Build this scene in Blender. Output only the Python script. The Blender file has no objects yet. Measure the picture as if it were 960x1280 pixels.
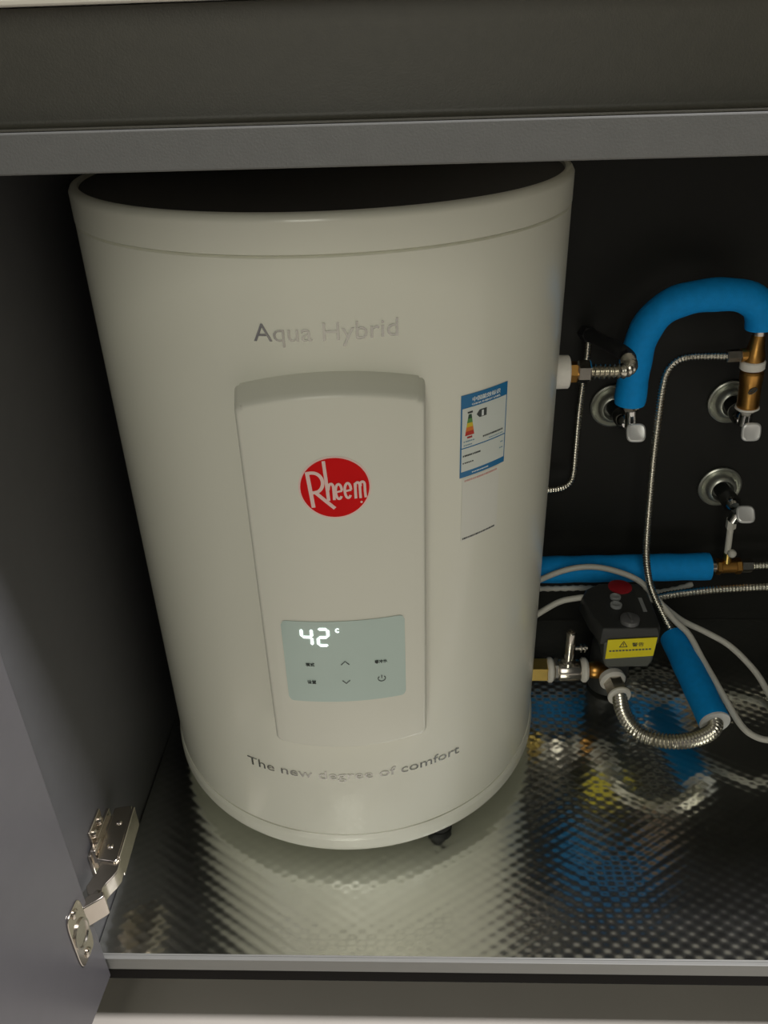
import bpy, bmesh, math, random
from mathutils import Vector, Matrix, Quaternion
random.seed(4)
SC = bpy.context.scene
COL = SC.collection
PI = math.pi

# ------------------------------------------------------------------ camera
CAM = Vector((0.0087, -0.4024, 0.67))
FW = Vector((-0.0388, 0.8610, -0.5070)).normalized()
RT = Vector((0.9992, 0.0282, -0.0285)).normalized()
UP = RT.cross(FW).normalized()
RT = FW.cross(UP).normalized()
FPX = 1026.95
cd = bpy.data.cameras.new('camera')
cd.sensor_fit = 'VERTICAL'; cd.sensor_height = 36.0; cd.sensor_width = 27.0
cd.lens = 36.0 * FPX / 1280.0
cd.clip_start = 0.01
co = bpy.data.objects.new('camera', cd); COL.objects.link(co)
m3 = Matrix((RT, UP, -FW)).transposed().to_4x4()
m3.translation = CAM
co.matrix_world = m3
SC.camera = co

# ------------------------------------------------------------------ world, lamps, exposure
w = bpy.data.worlds.new('world'); SC.world = w; w.use_nodes = True
bg = w.node_tree.nodes['Background']
bg.inputs['Color'].default_value = (0.95, 1.0, 0.90, 1)
bg.inputs['Strength'].default_value = 0.035
def area(name, loc, target, size, power, color):
    l = bpy.data.lights.new(name, 'AREA'); l.shape = 'RECTANGLE'
    l.size, l.size_y = size; l.energy = power; l.color = color
    o = bpy.data.objects.new(name, l); COL.objects.link(o)
    o.location = loc
    o.rotation_euler = (Vector(target) - Vector(loc)).to_track_quat('-Z', 'Y').to_euler()
    return o
area('room_front_light', (-0.22, -2.4, 1.55), (-0.05, 0.1, 0.3), (0.7, 1.6), 19, (1.0, 0.975, 0.86))  # broad lamp standing in for the soft light from the room in front
area('ceiling_lamp_light', (1.1, -0.20, 2.35), (0.0, -0.20, 0.0), (0.22, 0.22), 74, (1.0, 0.98, 1.0))
vs = SC.view_settings
vs.view_transform = 'Standard'; vs.look = 'None'; vs.exposure = 0.0; vs.gamma = 1.0
vs.use_curve_mapping = False

# ------------------------------------------------------------------ pixel helpers (points given their own real depth)
def _ray(x, y):
    return (FW * FPX + RT * (x - 480.0) + UP * (640.0 - y))
def F(x, y, Y):
    v = _ray(x, y); return CAM + v * ((Y - CAM.y) / v.y)
def G(x, y, z):
    v = _ray(x, y); return CAM + v * ((z - CAM.z) / v.z)

# ------------------------------------------------------------------ materials
MATS = {}
def mat(name, col, rough=0.5, metal=0.0, var=0.06, scale=60.0, bump=0.0, bscale=400.0, coat=0.0, emit=0.0, spec=0.5, rvar=0.0):
    m = bpy.data.materials.new(name); m.use_nodes = True
    nt = m.node_tree; b = nt.nodes['Principled BSDF']
    b.inputs['Roughness'].default_value = rough; b.inputs['Metallic'].default_value = metal
    b.inputs['Coat Weight'].default_value = coat; b.inputs['Coat Roughness'].default_value = 0.08
    b.inputs['Specular IOR Level'].default_value = spec
    tc = nt.nodes.new('ShaderNodeTexCoord')
    nz = nt.nodes.new('ShaderNodeTexNoise'); nz.inputs['Scale'].default_value = scale; nz.inputs['Detail'].default_value = 4
    nt.links.new(tc.outputs['Object'], nz.inputs['Vector'])
    mx = nt.nodes.new('ShaderNodeMix'); mx.data_type = 'RGBA'
    c0 = [max(0, c * (1 - var)) for c in col[:3]] + [1]; c1 = [min(1, c * (1 + var)) for c in col[:3]] + [1]
    mx.inputs[6].default_value = c0; mx.inputs[7].default_value = c1
    nt.links.new(nz.outputs['Fac'], mx.inputs[0]); nt.links.new(mx.outputs[2], b.inputs['Base Color'])
    if rvar:
        mr = nt.nodes.new('ShaderNodeMapRange')
        mr.inputs['To Min'].default_value = max(0.02, rough - rvar); mr.inputs['To Max'].default_value = rough + rvar
        nt.links.new(nz.outputs['Fac'], mr.inputs['Value']); nt.links.new(mr.outputs['Result'], b.inputs['Roughness'])
    if bump:
        n2 = nt.nodes.new('ShaderNodeTexNoise'); n2.inputs['Scale'].default_value = bscale; n2.inputs['Detail'].default_value = 3
        nt.links.new(tc.outputs['Object'], n2.inputs['Vector'])
        bp = nt.nodes.new('ShaderNodeBump'); bp.inputs['Strength'].default_value = bump; bp.inputs['Distance'].default_value = 0.0005
        nt.links.new(n2.outputs['Fac'], bp.inputs['Height']); nt.links.new(bp.outputs['Normal'], b.inputs['Normal'])
    if emit:
        b.inputs['Emission Color'].default_value = (*col[:3], 1); b.inputs['Emission Strength'].default_value = emit
    MATS[name] = m
    return m
mat('enamel', (0.76, 0.755, 0.64), 0.30, coat=0.35, var=0.015, scale=12)
mat('cover_plastic', (0.74, 0.735, 0.63), 0.36, var=0.015, scale=14)
mat('top_dark', (0.045, 0.042, 0.038), 0.6)
mat('display_glass', (0.50, 0.62, 0.56), 0.16, coat=0.5, var=0.03, scale=25)
mat('led', (0.95, 1.0, 0.98), 0.4, emit=1.6, var=0.0)
mat('print_dark', (0.05, 0.06, 0.055), 0.5)
mat('chrome', (0.62, 0.62, 0.60), 0.08, 1.0, var=0.03)
mat('chrome_letter', (0.60, 0.60, 0.56), 0.16, 1.0, var=0.03)
mat('flange_chrome', (0.46, 0.47, 0.41), 0.34, 0.8, var=0.1, scale=120)
mat('satin_chrome', (0.74, 0.74, 0.72), 0.36, 0.45, var=0.04)
mat('nickel', (0.58, 0.54, 0.48), 0.22, 1.0, var=0.08, scale=200)
mat('hinge_steel', (0.66, 0.60, 0.52), 0.20, 1.0, var=0.06, scale=150)
mat('steel_hose', (0.66, 0.63, 0.54), 0.27, 1.0, var=0.08, scale=300)
mat('brass', (0.52, 0.27, 0.07), 0.34, 1.0, var=0.15, scale=160, bump=0.15)
mat('brass_yellow', (0.62, 0.44, 0.13), 0.32, 1.0, var=0.12, scale=160)
mat('tape', (0.78, 0.75, 0.68), 0.6, var=0.08, scale=300, bump=0.3)
mat('blue_foam', (0.002, 0.30, 0.76), 0.72, var=0.14, scale=140, bump=0.5, bscale=900, spec=0.25)
mat('foam_white', (0.72, 0.72, 0.70), 0.7, bump=0.3, bscale=900)
mat('cable_white', (0.62, 0.60, 0.53), 0.5, var=0.05)
mat('pump_black', (0.035, 0.036, 0.034), 0.48, bump=0.15, bscale=1500)
mat('pump_grey', (0.10, 0.105, 0.09), 0.5, bump=0.15, bscale=1500)
mat('pump_knob', (0.12, 0.12, 0.12), 0.4)
mat('knob_grey', (0.30, 0.31, 0.31), 0.35)
mat('pump_red', (0.33, 0.012, 0.02), 0.4)
mat('sticker_yellow', (0.86, 0.72, 0.008), 0.5, var=0.04)
mat('red', (0.68, 0.002, 0.003), 0.5, spec=0.15, var=0.03)
mat('logo_white', (0.86, 0.62, 0.56), 0.4, var=0.02)
mat('label_blue', (0.012, 0.16, 0.36), 0.4, var=0.04)
mat('label_white', (0.66, 0.70, 0.64), 0.42, var=0.02)
mat('sticker_clear', (0.73, 0.73, 0.65), 0.45, var=0.02)
mat('bar_darkgreen', (0.02, 0.07, 0.03), 0.5)
mat('bar_green', (0.10, 0.28, 0.06), 0.5)
mat('bar_yellow', (0.66, 0.50, 0.02), 0.5)
mat('bar_orange', (0.68, 0.18, 0.02), 0.5)
mat('bar_red', (0.50, 0.03, 0.012), 0.5)
mat('print_red', (0.55, 0.06, 0.05), 0.5)
mat('print_pink', (0.62, 0.36, 0.31), 0.5)
mat('print_blue', (0.20, 0.34, 0.42), 0.5)
mat('print_white', (0.78, 0.82, 0.80), 0.5)
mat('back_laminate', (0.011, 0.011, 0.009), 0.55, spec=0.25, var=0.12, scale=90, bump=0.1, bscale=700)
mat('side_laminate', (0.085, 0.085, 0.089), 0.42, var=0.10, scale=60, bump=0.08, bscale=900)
mat('door_laminate', (0.112, 0.108, 0.116), 0.30, var=0.06, scale=50, bump=0.06, bscale=900)
mat('rail_laminate', (0.125, 0.125, 0.118), 0.5, var=0.08, scale=120, bump=0.15, bscale=900)
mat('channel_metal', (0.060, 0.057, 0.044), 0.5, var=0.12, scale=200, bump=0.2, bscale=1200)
mat('trim_aluminium', (0.25, 0.25, 0.235), 0.5, 0.15, var=0.05, scale=60)
mat('flat_black', (0.008, 0.007, 0.006), 0.7, spec=0.12)
mat('stone', (0.90, 0.87, 0.76), 0.35, var=0.05, scale=40)
mat('wall_paint', (0.55, 0.54, 0.50), 0.8, var=0.03)
mat('rubber', (0.02, 0.02, 0.02), 0.7)
mat('hole', (0.01, 0.012, 0.01), 0.6)
mat('foil', (0.86, 0.87, 0.82), 0.16, 1.0, var=0.08, scale=45, rvar=0.02)
mat('tile', (0.52, 0.485, 0.43), 0.42, var=0.10, scale=9)
mat('grout', (0.30, 0.28, 0.25), 0.8)

# ------------------------------------------------------------------ mesh helpers
def frame(d):
    d = Vector(d).normalized()
    a = Vector((0, 0, 1)) if abs(d.z) < 0.9 else Vector((1, 0, 0))
    u = a.cross(d).normalized(); v = d.cross(u).normalized()
    return u, v, d
class MB:
    def __init__(s): s.v = []; s.f = []
    def add(s, vs_, fs):
        o = len(s.v); s.v += [Vector(p) for p in vs_]; s.f += [tuple(i + o for i in f) for f in fs]; return s
    def box(s, x0, x1, y0, y1, z0, z1, M=None):
        vs_ = [Vector((x, y, z)) for x in (x0, x1) for y in (y0, y1) for z in (z0, z1)]
        if M: vs_ = [M @ p for p in vs_]
        return s.add(vs_, [(0, 1, 3, 2), (4, 6, 7, 5), (0, 4, 5, 1), (2, 3, 7, 6), (0, 2, 6, 4), (1, 5, 7, 3)])
    def rings(s, rings, cap0=True, cap1=True, closed=False):
        n = len(rings[0]); vs_ = [p for r in rings for p in r]; fs = []
        for i in range(len(rings) - 1):
            for j in range(n):
                k = (j + 1) % n
                fs.append((i * n + j, i * n + k, (i + 1) * n + k, (i + 1) * n + j))
        if closed:
            L = len(rings) - 1
            for j in range(n):
                k = (j + 1) % n; fs.append((L * n + j, L * n + k, k, j))
        else:
            if cap0: fs.append(tuple(reversed(range(n))))
            if cap1: fs.append(tuple((len(rings) - 1) * n + j for j in range(n)))
        return s.add(vs_, fs)
    def lathe(s, prof, o, d, seg=32, cap0=True, cap1=True, rot=0.0):
        """prof: list of (radius, height along d)"""
        u, v, d = frame(d); o = Vector(o); rr = []
        for r, h in prof:
            rr.append([o + d * h + (u * math.cos(rot + 2 * PI * j / seg) + v * math.sin(rot + 2 * PI * j / seg)) * r for j in range(seg)])
        return s.rings(rr, cap0, cap1)
    def cyl(s, p0, p1, r, r1=None, seg=24, ch=0.0):
        p0, p1 = Vector(p0), Vector(p1); L = (p1 - p0).length; r1 = r if r1 is None else r1
        pr = [(r - ch, 0), (r, ch), (r1, L - ch), (r1 - ch, L)] if ch else [(r, 0), (r1, L)]
        return s.lathe(pr, p0, p1 - p0, seg)
    def hexnut(s, p0, p1, r, rot=0.0):
        L = (Vector(p1) - Vector(p0)).length; c = r * 0.12
        return s.lathe([(r - c, 0), (r, c), (r, L - c), (r - c, L)], p0, Vector(p1) - Vector(p0), 6, rot=rot)
    def sphere(s, c, r, seg=20, sc=(1, 1, 1)):
        c = Vector(c); rr = []
        for i in range(1, seg // 2):
            a = PI * i / (seg // 2)
            rr.append([c + Vector((r * sc[0] * math.sin(a) * math.cos(2 * PI * j / seg), r * sc[1] * math.sin(a) * math.sin(2 * PI * j / seg), -r * sc[2] * math.cos(a))) for j in range(seg)])
        return s.rings(rr)
    def tube(s, path, r, seg=14, cap=True):
        """path list of points; r number or list"""
        n = len(path); P = [Vector(p) for p in path]
        T = [(P[min(i + 1, n - 1)] - P[max(i - 1, 0)]).normalized() for i in range(n)]
        u, v, _ = frame(T[0]); rr = []
        for i in range(n):
            if i:
                q = T[i - 1].rotation_difference(T[i]); u = q @ u
                u = (u - T[i] * u.dot(T[i])).normalized()
            v = T[i].cross(u); ri = r[i] if isinstance(r, (list, tuple)) else r
            rr.append([P[i] + (u * math.cos(2 * PI * j / seg) + v * math.sin(2 * PI * j / seg)) * ri for j in range(seg)])
        return s.rings(rr, cap, cap)
    def build(s, name, material, parent=None, smooth=35, bevel=0.0, bseg=2):
        me = bpy.data.meshes.new(name); me.from_pydata(s.v, [], s.f)
        bm = bmesh.new(); bm.from_mesh(me); bmesh.ops.recalc_face_normals(bm, faces=bm.faces[:]); bm.to_mesh(me); bm.free()
        return link(name, me, material, parent, smooth, bevel, bseg)
def link(name, me, material, parent=None, smooth=35, bevel=0.0, bseg=2):
    me.materials.append(MATS[material])
    if smooth:
        me.shade_smooth(); me.set_sharp_from_angle(angle=math.radians(smooth))
    o = bpy.data.objects.new(name, me); COL.objects.link(o)
    if parent is not None: o.parent = parent
    if bevel:
        b = o.modifiers.new('bevel', 'BEVEL'); b.width = bevel; b.segments = bseg; b.limit_method = 'ANGLE'; b.angle_limit = math.radians(40)
        b.harden_normals = False
    return o
def thing(name, loc, label, cat, group=None, rz=0.0):
    o = bpy.data.objects.new(name, None); COL.objects.link(o); o.empty_display_size = 0.02
    o.location = loc; o.rotation_euler = (0, 0, rz); tag(o, label, cat, group); return o
def tag(o, label, cat=None, group=None, kind=None):
    o['label'] = label
    if cat: o['category'] = cat
    if group: o['group'] = group
    if kind: o['kind'] = kind
    return o
def spline(pts, n=12):
    P = [Vector(p) for p in pts]; P = [P[0] * 2 - P[1]] + P + [P[-1] * 2 - P[-2]]; out = []
    for i in range(1, len(P) - 2):
        a, b, c, d = P[i - 1:i + 3]
        for k in range(n):
            t = k / n
            out.append(0.5 * ((2 * b) + (c - a) * t + (2 * a - 5 * b + 4 * c - d) * t * t + (3 * b - a - 3 * c + d) * t ** 3))
    out.append(P[-2]); return out
def resample(path, step):
    d = [0.0]
    for a, b in zip(path, path[1:]): d.append(d[-1] + (b - a).length)
    n = max(2, int(d[-1] / step)); out = []; i = 0
    for k in range(n + 1):
        t = d[-1] * k / n
        while i < len(d) - 2 and d[i + 1] < t: i += 1
        f = (t - d[i]) / max(1e-9, d[i + 1] - d[i]); out.append(path[i].lerp(path[i + 1], f))
    return out
def hose_mb(pts, r, pitch, amp, seg=12, per=5):
    """corrugated hose: rings follow the path"""
    path = resample(spline(pts, 14), pitch / per)
    rad = [r - amp + 2 * amp * (0.5 + 0.5 * math.cos(2 * PI * i / per)) for i in range(len(path))]
    return MB().tube(path, rad, seg)
def rel(parent, p): return Vector(p) - parent.location     # world to the local frame of an unrotated thing

# ------------------------------------------------------------------ the room
FLOOR_Z = -0.10
fl = MB().box(-2.5, 2.5, -3.5, 0.62, FLOOR_Z - 0.05, FLOOR_Z - 0.004).build('floor', 'grout'); tag(fl, 'beige tiled floor in front of the cabinet', None, None, 'structure')
tile_me = None
TW = 0.80
for i in range(-3, 4):
    for j in range(-6, 1):
        x0 = -0.34 + i * TW; y0 = -0.02 + j * TW
        if tile_me is None:
            o = MB().box(0, TW - 0.003, 0, TW - 0.003, -0.006, 0.0).build('floor_tile', 'tile', fl, 0, 0.0012); tile_me = o.data
        else:
            o = bpy.data.objects.new('floor_tile', tile_me); COL.objects.link(o); o.parent = fl
            b = o.modifiers.new('bevel', 'BEVEL'); b.width = 0.0012; b.segments = 2
        o.location = (x0, y0, FLOOR_Z)
wb = MB().box(-2.5, 2.5, 0.56, 0.66, FLOOR_Z, 2.5).build('wall_back', 'wall_paint', None, 0); tag(wb, 'plain painted wall behind the cabinet', None, None, 'structure')

# ------------------------------------------------------------------ the cabinet
XL, XR, YB = -0.268, 0.72, 0.4545
ZR0, ZR1, ZC = 0.616, 0.634, 0.6825
cab = thing('base_cabinet', (0.2, 0.22, FLOOR_Z), 'dark grey kitchen base cabinet with its door swung open, housing the water heater', 'cabinet')
def cb(name, x0, x1, y0, y1, z0, z1, m, bevel=0.0006, parent=None):
    b = MB().box(x0, x1, y0, y1, z0, z1); b.v = [p - cab.location for p in b.v]
    return b.build(name, m, cab if parent is None else parent, 0, bevel)
cb('side_panel', XL - 0.018, XL, 0.0, 0.47, -0.018, ZC - 0.0005, 'side_laminate')
cb('side_panel', XR, XR + 0.018, 0.0, 0.47, -0.018, ZC - 0.0005, 'side_laminate')
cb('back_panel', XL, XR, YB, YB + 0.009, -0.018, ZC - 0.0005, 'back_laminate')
cb('bottom_panel', XL, XR, 0.0, YB, -0.018, -0.0015, 'back_laminate', 0)
cb('front_rail', XL, XR, 0.0, 0.085, ZR0, ZR1, 'rail_laminate', 0.0008)
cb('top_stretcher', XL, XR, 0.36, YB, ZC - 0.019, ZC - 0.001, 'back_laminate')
# recessed finger-pull channel above the rail: back face with rounded foot
prof = []
for k in range(7):
    a = PI / 2 * k / 6
    prof.append((0.009 + 0.003 * math.sin(a), ZR1 + 0.0040 - 0.003 * math.cos(a)))
prof.append((0.012, ZC - 0.0005)); back = [(0.014, ZC - 0.0005), (0.014, ZR1 + 0.0003), (0.0012, ZR1 + 0.0003), (0.0012, ZR1 + 0.0010)]
poly = [(0.0025, ZR1 + 0.0010)] + prof + back
b = MB(); n = len(poly)
b.rings([[Vector((x, y, z)) - cab.location for y, z in poly] for x in (XL, XR)])
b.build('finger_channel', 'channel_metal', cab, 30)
tr = MB().box(XL + 0.0005, XR, -0.0035, 0.0, -0.0145, 0.0005); tr.box(XL + 0.0005, XR, 0.0, 0.0015, -0.0005, 0.0008)
tr.v = [p - cab.location for p in tr.v]
tag(tr.build('edge_trim', 'trim_aluminium', cab, 0, 0.0004), 'thin satin aluminium edge trim')
cb('black_strip', XL - 0.018, XR, -0.0025, 0.012, -0.030, -0.0148, 'flat_black', 0.0004)  # near-black strip along the bottom edge, below the trim
cb('plinth', XL - 0.018, XR + 0.018, 0.055, 0.073, FLOOR_Z, -0.018, 'flat_black')
# door, swung a little past square
DA = math.radians(3.4)
DM = Matrix.Translation(Vector((-0.2553, -0.006, 0)) - cab.location) @ Matrix.Rotation(-DA, 4, 'Z')
b = MB().box(-0.020, 0.0, -0.42, 0.0, -0.019, 0.629, DM)
tag(b.build('door', 'door_laminate', cab, 0, 0.0008), 'grey laminate door standing open')

# concealed hinge: thing > hinge > pieces
HZ = 0.070
hinge = bpy.data.objects.new('hinge', None); COL.objects.link(hinge); hinge.parent = cab; hinge.empty_display_size = 0.02
hinge['label'] = 'nickel-plated concealed hinge joining door and side panel'
def hb(mb): mb.v = [p - cab.location for p in mb.v]; return mb
def DL(x, y, z): return Matrix.Translation(Vector((-0.2553, -0.006, 0))) @ Matrix.Rotation(-DA, 4, 'Z') @ Vector((x, y, z))
# mounting plate with wings on the side panel
b = MB().box(XL, XL + 0.0030, 0.034, 0.084, HZ - 0.0125, HZ + 0.0125).box(XL, XL + 0.0022, 0.044, 0.070, HZ - 0.029, HZ + 0.029)
b.box(XL + 0.002, XL + 0.0075, 0.038, 0.080, HZ - 0.0080, HZ + 0.0080)
hb(b).build('mounting_plate', 'hinge_steel', hinge, 30, 0.0006)
for dz in (-0.021, 0.021):
    for Y in (0.0505, 0.0635):
        b = MB().lathe([(0.0040, 0), (0.0040, 0.0012), (0.0028, 0.0026)], (XL + 0.0022, Y, HZ + dz), (1, 0, 0), 16)
        hb(b).build('screw', 'hinge_steel', hinge)
def slab(poly, z0, z1):
    return MB().rings([[Vector((x, y, z)) for x, y in poly] for z in (z0, z1)])
# arm: pressed channel standing off the panel, seen mostly on its upper flank
b = slab([(-0.2615, 0.086), (-0.2470, 0.089), (-0.2445, 0.084), (-0.2420, 0.034), (-0.2440, 0.0305), (-0.2605, 0.033)], HZ - 0.0105, HZ + 0.0105)
hb(b).build('arm', 'hinge_steel', hinge, 30, 0.0011)
b = slab([(-0.2455, 0.086), (-0.2430, 0.086), (-0.2405, 0.034), (-0.2425, 0.034)], HZ - 0.0118, HZ + 0.0118)
hb(b).build('arm_cover', 'hinge_steel', hinge, 30, 0.0006)
for Y in (0.046, 0.070):
    hb(MB().lathe([(0.0026, 0), (0.0026, 0.0007), (0.0015, 0.0014)], (-0.2525, Y, HZ + 0.0104), (0, 0, 1), 14)).build('rivet', 'hinge_steel', hinge)
b = slab([(-0.2660, 0.036), (-0.2610, 0.036), (-0.2605, 0.050), (-0.2660, 0.050)], HZ + 0.0010, HZ + 0.0165)
hb(b).build('release_clip', 'hinge_steel', hinge, 30, 0.0008)
# bent neck reaching round to the cup
b = slab([(-0.2575, 0.037), (-0.2572, 0.022), (-0.2595, 0.0165), (-0.2615, 0.0100), (-0.2590, 0.0045), (-0.2550, 0.0010), (-0.2495, -0.0010), (-0.2452, 0.0000),
          (-0.2460, 0.0040), (-0.2470, 0.0085), (-0.2455, 0.0130), (-0.2420, 0.0190), (-0.2398, 0.0250), (-0.2405, 0.0350)], HZ - 0.0080, HZ + 0.0080)
hb(b).build('neck', 'hinge_steel', hinge, 40, 0.0007)
hb(MB().lathe([(0.0034, 0), (0.0034, 0.0010), (0.0020, 0.0018)], (-0.2500, 0.0030, HZ + 0.0080), (0, 0, 1), 14)).build('pivot_pin', 'hinge_steel', hinge)
b = slab([(-0.2578, -0.0140), (-0.2440, -0.0028), (-0.2420, 0.0000), (-0.2450, 0.0035), (-0.2540, 0.0010), (-0.2620, -0.0070)], HZ - 0.0115, HZ + 0.0115)
hb(b).build('link', 'hinge_steel', hinge, 30, 0.0009)
# cup flange on the door with its hole and screws
b = MB(); out = []
for k in range(28):
    a = 2 * PI * k / 28; cy, cz = math.cos(a), math.sin(a)
    out.append((0.0118 * math.copysign(abs(cy) ** 0.35, cy), 0.0305 * math.copysign(abs(cz) ** 0.45, cz)))
b.rings([[DL(x, -0.0190 + y, HZ + z) for y, z in out] for x in (0.0002, 0.0016)])
hb(b).build('cup_flange', 'hinge_steel', hinge, 30, 0.0004)
b = MB(); b.rings([[DL(x, -0.0190 + r * math.cos(2 * PI * k / 24), HZ + r * 1.25 * math.sin(2 * PI * k / 24)) for k in range(24)] for x, r in ((0.0016, 0.0108), (0.0030, 0.0108), (0.0030, 0.0092), (0.0018, 0.0085))])
hb(b).build('cup', 'nickel', hinge, 30)
for dz in (-0.0245, 0.0245):
    p = DL(0.0016, -0.0190, HZ + dz)
    hb(MB().lathe([(0.0040, 0), (0.0040, 0.0008), (0.0026, 0.0018)], p, (1, 0, 0), 16)).build('screw', 'hinge_steel', hinge)

ct = MB().box(-1.2, 1.4, -0.002, 0.56, ZC, ZC + 0.035).build('countertop', 'stone', None, 0, 0.002)
tag(ct, 'cream stone countertop edge above the dark finger channel', 'countertop')

# ------------------------------------------------------------------ embossed foil mat on the cabinet floor (real relief)
LA, LB, AMP = 0.0165, 0.0105, 0.00012
x0, x1, y0, y1 = XL + 0.001, XR - 0.001, 0.0005, YB - 0.0005
nx, ny = int((x1 - x0) / 0.0020), int((y1 - y0) / 0.00125)
vs_, fs = [], []
for j in range(ny + 1):
    y = y0 + (y1 - y0) * j / ny
    for i in range(nx + 1):
        x = x0 + (x1 - x0) * i / nx
        vs_.append((x, y, AMP * math.cos(2 * PI * x / LA) * math.cos(2 * PI * y / LB) + 0.0005 * math.sin(9 * x + 4 * y) * math.sin(13 * y - 3 * x + 1)))
for j in range(ny):
    for i in range(nx):
        a = j * (nx + 1) + i; fs.append((a, a + 1, a + nx + 2, a + nx + 1))
b = MB(); b.v = vs_; b.f = fs
me = bpy.data.meshes.new('foil_mat'); me.from_pydata(vs_, [], fs)
mato = link('foil_mat', me, 'foil', None, 60)
tag(mato, 'shiny embossed aluminium foil mat lining the cabinet floor', 'mat')

# ------------------------------------------------------------------ the water heater
R = 0.1884; TX, TY = -0.059, 0.2751
Z0, Z1, ZS = 0.024, 0.5806, 0.5563
ROT = math.radians(4.1)
wh = thing('water_heater', (TX, TY, 0.0), 'white cylindrical water heater with a raised control panel, standing on the foil mat', 'water heater', rz=ROT)
RC = R + 0.020
def W(s, z, r=R, dr=0.0):
    t = s / r; return Vector(((r + dr) * math.sin(t), -(r + dr) * math.cos(t), z))
SEG = 160
b = MB().lathe([(R - 0.004, Z0 + 0.0195), (R, Z0 + 0.021), (R, Z0 + 0.0222), (R, ZS - 0.0024), (R, ZS - 0.0012), (R - 0.0015, ZS)], (0, 0, 0), (0, 0, 1), SEG)
b.build('tank_body', 'enamel', wh, 50)
b = MB().lathe([(R - 0.0016, ZS), (R + 0.0003, ZS + 0.0010), (R + 0.0003, ZS + 0.0020), (R + 0.0003, Z1 - 0.0055), (R + 0.0003, Z1 - 0.0040), (R - 0.0012, Z1 - 0.0012), (R - 0.004, Z1), (R - 0.0065, Z1 - 0.0006), (R - 0.0070, Z1 - 0.004)], (0, 0, 0), (0, 0, 1), SEG, cap1=False)
b.build('top_rim', 'enamel', wh, 50)
b = MB().lathe([(R - 0.0070, Z1 - 0.006), (R - 0.0070, Z1 - 0.0028), (R - 0.03, Z1 - 0.001), (0.05, Z1 + 0.002), (0.002, Z1 + 0.002)], (0, 0, 0), (0, 0, 1), SEG)
b.build('top_cover', 'top_dark', wh, 40)  # near-black disc filling the white rim
b = MB().lathe([(R - 0.03, Z0 + 0.002), (R - 0.004, Z0), (R + 0.001, Z0 + 0.0015), (R + 0.0022, Z0 + 0.005), (R + 0.0022, Z0 + 0.0065), (R + 0.0022, Z0 + 0.0145), (R + 0.0022, Z0 + 0.016), (R + 0.0008, Z0 + 0.0205), (R - 0.004, Z0 + 0.021)], (0, 0, 0), (0, 0, 1), SEG)
b.build('base_rim', 'enamel', wh, 50)
for a in (27.5, 147.5, 267.5):
    t = math.radians(a); p = Vector((0.166 * math.sin(t), -0.166 * math.cos(t), 0))
    MB().lathe([(0.011, 0.0008), (0.0125, 0.003), (0.0125, 0.009), (0.008, 0.010), (0.006, Z0 + 0.003)], p, (0, 0, 1), 20).build('foot', 'rubber', wh)

# raised control cover, wrapped round the tank, arched top
HWID = math.radians(16.75) * RC
def top_z(s): return 0.4772 - 0.0095 * (s / HWID) ** 2
def bot_z(s): return 0.1752 + 0.0030 * (s / HWID) ** 2
NS, rows = 36, []
def cover_ring(inset, dr, ds):
    """closed outline in (s,z) with rounded corners, at radius R+dr"""
    pts = []; hw = HWID - inset; rc = 0.0042
    def corner(cx, cz, a0):
        for k in range(5):
            a = a0 + PI / 2 * k / 4; pts.append((cx + rc * math.cos(a), cz + rc * math.sin(a)))
    zt = lambda s: top_z(s) - inset + ds; zb = lambda s: bot_z(s) + inset - ds * 0.25
    for k in range(NS + 1):
        s = -hw + rc + (2 * hw - 2 * rc) * k / NS; pts.append((s, zb(s)))
    corner_pts = []
    corner(hw - rc, zb(hw) + rc, -PI / 2)
    corner(hw - rc, zt(hw) - rc, 0)
    for k in range(NS + 1):
        s = hw - rc - (2 * hw - 2 * rc) * k / NS; pts.append((s, zt(s)))
    corner(-hw + rc, zt(-hw) - rc, PI / 2)
    corner(-hw + rc, zb(-hw) + rc, PI)
    return [W(s, z, R + dr) for s, z in pts]
rg = [cover_ring(-0.0022, -0.003, 0.0060), cover_ring(-0.0018, 0.004, 0.0050), cover_ring(-0.0006, 0.0160, 0.0012), cover_ring(-0.0004, 0.0176, 0.0006), cover_ring(0.0004, 0.0192, 0), cover_ring(0.0014, 0.0198, 0), cover_ring(0.0026, 0.0200, 0)]
b = MB(); b.rings(rg, cap0=True, cap1=False)
# front skin: bridge bottom half of the last ring to its top half in columns
last = rg[-1]; n = len(last); base = (len(rg) - 1) * n
i, j = 0, n - 1
# ring order: bottom row (NS+1), corner, corner, top row reversed, corner, corner
nb = NS + 1; right = list(range(nb, nb + 10)); topi = list(range(nb + 10, nb + 10 + nb)); left = list(range(nb + 10 + nb, n))
for k in range(NS):
    b.f.append((base + k, base + k + 1, base + topi[NS - k - 1], base + topi[NS - k]))
b.f.append(tuple(base + q for q in [nb - 1] + right + [topi[0]]))
b.f.append(tuple(base + q for q in [topi[-1]] + left + [0]))
cov = b.build('control_cover', 'cover_plastic', wh, 40)

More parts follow.
